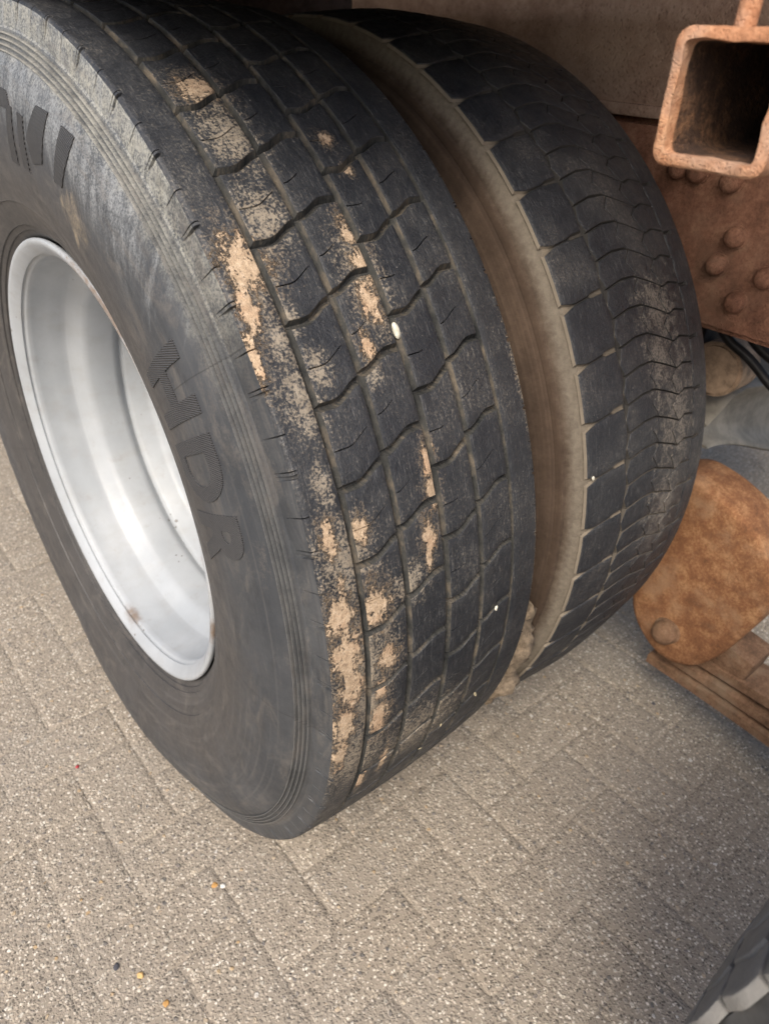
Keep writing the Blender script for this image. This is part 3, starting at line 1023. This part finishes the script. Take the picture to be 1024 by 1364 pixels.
# raised writing on the sidewall
for ch, t0, t1 in (('H', 41.2, 33.4), ('D', 31.4, 23.9), ('R', 22.4, 15.2)):
    bm = glyph(ch, .035)
    o = link('letter', raise_on_sidewall(bm, lambda u, v, a=t0, b=t1: (a + (b - a) * u, .396 + .074 * v), XO), tyre, M_LT)
for pts in ([(74.2, .474), (71.2, .478), (72.0, .430), (75.2, .420), (76.6, .440)], [(68.0, .480), (65.2, .483), (65.3, .466), (66.2, .432), (68.4, .428)],
            [(82.8, .455), (81.2, .455), (82.0, .402), (84.6, .401)], [(79.3, .455), (77.6, .455), (77.4, .405), (79.6, .405)], [(88.0, .466), (83.0, .466), (81.6, .452), (88.0, .448)]):
    bm = poly_bm([((a - 80) / 10, (b - .44) / .05) for (a, b) in pts])
    link('letter', raise_on_sidewall(bm, lambda u, v: (80 + 10 * u, .44 + .05 * v), XO), tyre, M_LT)
rim = make_rim(OW, XO, M_RIM, True)
link('hub', lathe('hub', [(XO + .07, .0), (XO + .07, .085), (XO + .08, .095), (XO + .11, .100), (XO + .11, .142)], 48), OW, M_DARK)

# ---- inner wheel
IW = empty('truck_wheel', (0, 0, AX))
tag(IW, 'inner truck wheel with worn dark zigzag tread and brown muddy sidewall', 'wheel', 'twin wheels')
M_TI = tread_material('inner_tread_rubber', IW, .0, None, None, True, (.27, .24, .20))
def inner_groove():
    t = NT('inner_groove_dirt')
    co, x, deg, r, un = wheel_coords(t, IW)
    n1 = t.noise(co, 60, 5, .65)
    dim = t.math('MULTIPLY', t.math('MULTIPLY', t.ramp(x, .435, .440), t.ramp(x, .456, .459, 1, 0)), t.ramp(t.math('ADD', deg, t.math('MULTIPLY', n1, 20.)), 38., 52., .85, 0.1))
    mk = t.math('MAXIMUM', t.ramp(t.math('ADD', x, t.math('MULTIPLY', n1, .006)), .402, .418, 1, 0), dim)
    mk = t.math('MAXIMUM', mk, t.ramp(t.math('ADD', deg, t.math('MULTIPLY', n1, 16.)), 6., 26., .45, .04))
    col = t.mix(mk, t.mix(n1, (.020, .020, .021), (.045, .043, .040)), t.mix(n1, (.12, .102, .08), (.24, .205, .16)))
    return t.done(col, .92, t.bump(n1, .001, .7), spec=.2)


M_GI = inner_groove()


def inner_sidewall():
    t = NT('muddy_sidewall')
    co, x, deg, r, un = wheel_coords(t, IW)
    n1 = t.noise(co, 18, 5, .65); n2 = t.noise(co, 150, 4, .65)
    ring = t.noise(t.comb(0.0, t.math('MULTIPLY', deg, .01), t.math('MULTIPLY', r, 230.)), 1.0, 3, .6)
    col = t.cramp(t.math('ADD', t.math('MULTIPLY', n1, .5), t.math('ADD', t.math('MULTIPLY', ring, .35), t.math('MULTIPLY', n2, .15))),
                  [(.3, (.030, .021, .016)), (.5, (.062, .043, .031)), (.7, (.105, .074, .054))])
    edge = t.ramp(t.math('ADD', r, t.math('ADD', t.math('MULTIPLY', t.math('SUBTRACT', n2, .5), .006), t.math('MULTIPLY', t.math('SUBTRACT', n1, .5), .012))), .507, .524)
    col = t.mix(edge, col, t.mix(n2, (.085, .072, .058), (.22, .19, .15)))
    return t.done(col, .92, t.bump(n2, .0012, .8), spec=.2)


M_SI = inner_sidewall()
CI = .012   # extra drop of the worn crown towards the shoulders


def icrown(x):
    d = abs(x - .507)
    return .5435 - .045 * max(0, d - .004) - .28 * d * d + (.0 if d > .004 else 0)


SIDE_I = [(x * .97, r) for (x, r) in SIDE[:-1]] + [(-.146, .493), (-.1425, .499), (-.1405, .5005), (-.1400, .5065), (-.1385, .5090), (-.1365, .5100), (-.1350, .5105), (-.1290, .524)]
L_ = [(XI + x, r) for (x, r) in SIDE_I]
Fx = [(XI + d, icrown(XI + d) - .0042) for d in (-.1225, -.10, -.08, -.06, -.03, -.012, .03, .06, .09, .118)]
R_ = [(XI - x, r) for (x, r) in reversed(SIDE_I)]
prof = L_ + Fx + R_
me = lathe('tyre', prof, 300, xc=XI, sharp=28)
me.materials.append(M_SI); me.materials.append(M_GI)
npf = len(prof) - 1
me.polygons.foreach_set('material_index', [1 if len(L_) <= (i % npf) < len(L_) + len(Fx) else 0 for i in range(len(me.polygons))])
ityre = link('tyre', me, IW)
pr_i = icrown
SHP = 360 / 53
# shoulder blocks, left: x .392 .. .457
flat = lambda x: 0.9 * smooth01((x - .385) / .075)


def gw_(x):       # lateral groove half width in degrees: fans out at the mouth, opens again near the rib
    u = (x - .392) / .065
    return .10 + .52 * max(0, 1 - u / .30) ** 1.4 + .20 * smooth01((u - .60) / .1)


zz = lambda x: 0
fa = lambda x: flat(x) + gw_(x)
fb = lambda x: flat(x) - gw_(x)
stuffV, stuffF = [], []


def add_stuff(vf):
    b = len(stuffV)
    stuffV.extend(vf[0]); stuffF.extend([tuple(q + b for q in f) for f in vf[1]])


VIS = (-50, 100)
# zigzag of the first groove: .457 / .465 alternately
wob1 = lambda v: -.004 * abs(((v * 2) % 2) - 1) + .002
V, F = block_mesh('shoulder_block', .3925, .4568, 0, SHP, fa, fb, XI, depth=.0046, nx=12, nt=9, bev=.0016, prof=pr_i, xwob=lambda s, v: wob1(v) if s else 0, wear=.0006, seed=3)
add_stuff(place_blocks('shoulder_block', V, F, 53, 46.1, ityre, M_TI, XI, rng=VIS, dirt=M_GI))
ZP = 360 / 106
gx = [(.455, 0.0), (.489, .80), (.512, .80), (.530, .15), (.550, -.6), (.566, -1.3), (.580, -.9), (.604, -1.4), (.66, -1.4)]


def zf(x):
    if x <= gx[0][0]: return 0.0
    for (a, b) in zip(gx[:-1], gx[1:]):
        if x <= b[0]: return a[1] + (b[1] - a[1]) * (x - a[0]) / (b[0] - a[0])
    return gx[-1][1]


for (xa, xb, gh, wa, wb, sd) in ((.4598, .5108, .135, .003, .006, 11), (.5124, .5553, .115, .006, .006, 12), (.5569, .6032, .135, .006, .002, 13)):
    tri = lambda v: abs(2 * (v % 1) - 1) * 2 - 1
    xw = lambda s, v, wa=wa, wb=wb: (wb if s else wa) * tri(v)
    V, F = block_mesh('tread_block', xa, xb, gh, ZP - gh, zf, zf, XI, depth=.0044, nx=14, nt=4, bev=.0006, prof=pr_i, xwob=xw, wear=.0012, seed=sd)
    add_stuff(place_blocks('tread_block', V, F, 106, 46.75, ityre, M_TI, XI, rng=VIS, dirt=M_GI))
# right rib with short slots
V, F = block_mesh('rib_block', .6052, .6560, .22, SHP - .22, zz, zz, XI, depth=.006, nx=9, nt=7, bev=.0012, prof=lambda x: icrown(x) - .006 * smooth01((x - .635) / .021) ** 2, wear=.0005, seed=5)
for i_, v in enumerate(V):
    pass
# the slots end inside the rib: fill between blocks beyond x = .624
def slot_fill():
    prof_ = lambda x: icrown(x) - .0002 - .006 * smooth01((x - .635) / .021) ** 2
    return block_mesh('rib_block', .6245, .6555, -.45, .45, zz, zz, XI, depth=.006, nx=5, nt=2, bev=.0002, prof=prof_)
add_stuff(place_blocks('rib_block', V, F, 53, 45.1, ityre, M_TI, XI, rng=VIS, dirt=M_GI))
V2, F2 = slot_fill()
place_b = place_blocks('slot_end', V2, F2, 53, 45.1, ityre, M_TI, XI, rng=VIS, dirt=M_GI)
add_stuff(place_b)
tag(link('tread_pattern', mesh('tread_pattern', stuffV, stuffF, sharp=32), ityre, M_TI), kind='stuff')
make_rim(IW, XI, plain('inner_rim_paint', (.35, .35, .35), .6), False)

# ---- wheel of the next axle, only its dusty tread edge shows
NY = -1.412
NW = empty('truck_wheel', (0, NY, AX))
tag(NW, 'dusty grey tyre with deep zigzag tread on the next axle', 'wheel')
M_TN = tread_material('dusty_grey_tread', NW, .55, None, None, False, (.21, .20, .185))
tN = NT('dusty_grey_rubber')
cN = tN.coord(NW)
nN = tN.noise(cN, 60, 5, .65)
M_TN2 = tN.done(tN.mix(nN, (.13, .127, .12), (.22, .213, .20)), .85, tN.bump(tN.noise(cN, 260, 4, .65), .0012, .8), spec=.3)
l, f_, r_ = carcass_profile()
prof = [(XO + x, r - (.0012 if i in range(len(l), len(l) + len(f_)) else 0)) for i, (x, r) in enumerate(l + f_ + r_)]
me = lathe('tyre', prof, 240, xc=XO, sharp=28); me.materials.append(plain('next_sidewall', (.05, .05, .05), .7))
ntyre = link('tyre', me, NW)
NP = 360 / 76
restN = ([], [])
zw = lambda s, v: .0035 * (abs(2 * (v % 1) - 1) * 2 - 1)
for (xa, xb, ph, sh) in ((.036, .066, 0.0, 1.0), (.0715, .106, 2.1, 1.6), (.1115, .148, 1.0, -1.6), (.1535, .191, 3.3, 1.6), (.1965, .235, 1.5, -1.6), (.2405, .268, .4, 1.), (.2735, .299, 4., -1.)):
    fn = lambda x, xa=xa, xb=xb, sh=sh: sh * (x - xa) / (xb - xa)
    V, F = block_mesh('tread_block', xa, xb, .24, NP - .24, fn, fn, XO, depth=.0075, nx=7, nt=5, bev=.0015, xwob=zw, wear=.0018, seed=xa * 50, draft=.15)
    rv_, rf_ = place_blocks('tread_block', V, F, 76, ph, ntyre, M_TN2, XO, rng=(-48, 66))
    restN[1].extend([tuple(q + len(restN[0]) for q in f) for f in rf_]); restN[0].extend(rv_)
tag(link('tread_pattern', mesh('tread_pattern', restN[0], restN[1], sharp=32), ntyre, M_TN2), kind='stuff')
make_rim(NW, XO, plain('next_rim_paint', (.4, .4, .4), .6), True)


# ------------------------------------------------------------------ small things
def lump(name, r, seed, sx=1, sy=1, sz=1, sub=3, amp=.35, freq=1.3):
    bm = bmesh.new(); bmesh.ops.create_icosphere(bm, subdivisions=sub, radius=1.0)
    o = Vector((seed * 3.1, seed * 1.7, seed))
    for v in bm.verts:
        k = 1 + amp * mnoise.noise(v.co * freq + o) + amp * .45 * mnoise.noise(v.co * freq * 3 + o)
        v.co = Vector((v.co.x * sx, v.co.y * sy, v.co.z * sz)) * k * r
    return bm_mesh(name, bm, sharp=70)


# dried mud wedged between the two tyres low down: a curved clump following the gap
V, F = [], []
NA, NB = 40, 16
for i in range(NA + 1):
    f = i / NA
    th = radians(-5 - 26 * f)
    rr = .498 + .024 * smooth01(f * 1.6) + .014 * mnoise.noise(Vector((f * 7, 1.0, 4))) - .022 * (1 - smooth01(f * 5))
    xc_ = .350 + .008 * sin(f * 7 + .6)
    wx = (.021 + .009 * mnoise.noise(Vector((f * 5, 7, 1)))) * max(.12, smooth01(f * 4)) * max(.2, smooth01((1 - f) * 5))
    for j in range(NB):
        an = 2 * pi * j / NB
        nn = 1 + .45 * mnoise.noise(Vector((f * 11, cos(an) * 1.6, sin(an) * 1.6))) + .38 * mnoise.noise(Vector((f * 30, cos(an) * 4, sin(an) * 4)))
        V.append(polar(xc_ + wx * nn * cos(an), rr + .016 * nn * sin(an), th))
for i in range(NA):
    for j in range(NB):
        k = (j + 1) % NB
        F.append((i * NB + j, i * NB + k, (i + 1) * NB + k, (i + 1) * NB + j))
F.append(tuple(range(NB))); F.append(tuple(NA * NB + j for j in reversed(range(NB))))
mud = link('mud_clump', mesh('mud_clump', V, F, sharp=70), mat=M_MUD, loc=(0, 0, AX))
tag(mud, 'clump of dried tan mud wedged between the twin tyres', 'mud')


def on_tread(x, deg, dr=0.0):
    p = polar(x, crown(x - XO) + dr, radians(deg))
    return (p[0], p[1], p[2] + AX)


def on_inner(x, deg, dr=0.0):
    p = polar(x, icrown(x) + dr, radians(deg))
    return (p[0], p[1], p[2] + AX)


def face_rot(deg, spin=0.0):
    return (Matrix.Rotation(-radians(deg) + pi / 2, 4, 'X') @ Matrix.Rotation(spin, 4, 'Z')).to_euler()


st = link('stone', lump('stone', .0048, 3, .65, 1.5, .6, amp=.2), mat=M_STONE, loc=on_tread(.1685, 34.9, -.002))
st.rotation_euler = face_rot(34.9)
tag(st, 'small cream stone stuck in a groove of the outer tread', 'stone')
for k, (x, d, lbl) in enumerate(((.237, 3.0, 'tiny pale chip stuck beside a groove low on the outer tread'), (.400, 12.6, 'tiny pale chip stuck on the inner tyre shoulder'))):
    s_ = link('stone', lump('stone', .0022, 5 + k, .8, 1.3, .6), mat=M_STONE, loc=on_tread(x, d, .0005) if x < .33 else on_inner(x, d, 0))
    s_.rotation_euler = face_rot(d)
    tag(s_, lbl, 'stone')
for k, (x, d, ln, sp, lbl) in enumerate(((.236, -11.5, .016, .5, 'thin curved straw bit low on the outer tread'), (.186, -13.5, .010, .2, 'short flat straw flake low on the outer tread'), (.165, -17., .009, 1.0, 'pale straw flake near the lower edge of the outer tread'))):
    me = lump('straw', ln / 2, 20 + k, .22, 1.0, .10, sub=2, amp=.25)
    s_ = link('straw', me, mat=M_STRAW, loc=on_tread(x, d, .0012))
    s_.rotation_euler = face_rot(d, sp)
    tag(s_, lbl, 'straw')
cols = [((.45, .25, .08), 'honey coloured'), ((.055, .055, .065), 'dark grey'), ((.70, .68, .62), 'white'), ((.30, .03, .04), 'dark red'), ((.50, .33, .14), 'amber')]


def ground_pt(px, py):
    d = FWD + RIGHT * ((px - 512) / 966.5) + DOWN * ((py - 682) / 966.5)
    t_ = -CAM.z / d.z
    return CAM + d * t_


for k, (px, py, c, r, lbl) in enumerate(((286, 1180, 0, .0042, 'honey coloured pebble on the pavers below the outer tyre'), (155, 1289, 1, .0042, 'dark grey pebble lying on the pavers'),
                                         (297, 1181, 2, .0036, 'white pebble next to the honey coloured one'), (103, 1022, 3, .0030, 'tiny dark red fragment on the pavers'),
                                         (187, 1300, 4, .0045, 'amber pebble near the dark grey pebble'), (221, 1338, 0, .0040, 'orange pebble beyond the amber pebble'),
                                         (870, 938, 1, .0035, 'black speck of grit on the pavers by the spring'))):
    p = ground_pt(px, py)
    o = link('pebble', lump('pebble', r, 40 + k, 1.1, .9, .55), mat=plain('pebble_' + cols[c][1].replace(' ', '_'), cols[c][0], .7), loc=(p.x, p.y, r * .35))
    o.rotation_euler = (0, 0, k * 1.3)
    tag(o, lbl, 'pebble', 'loose pebbles')
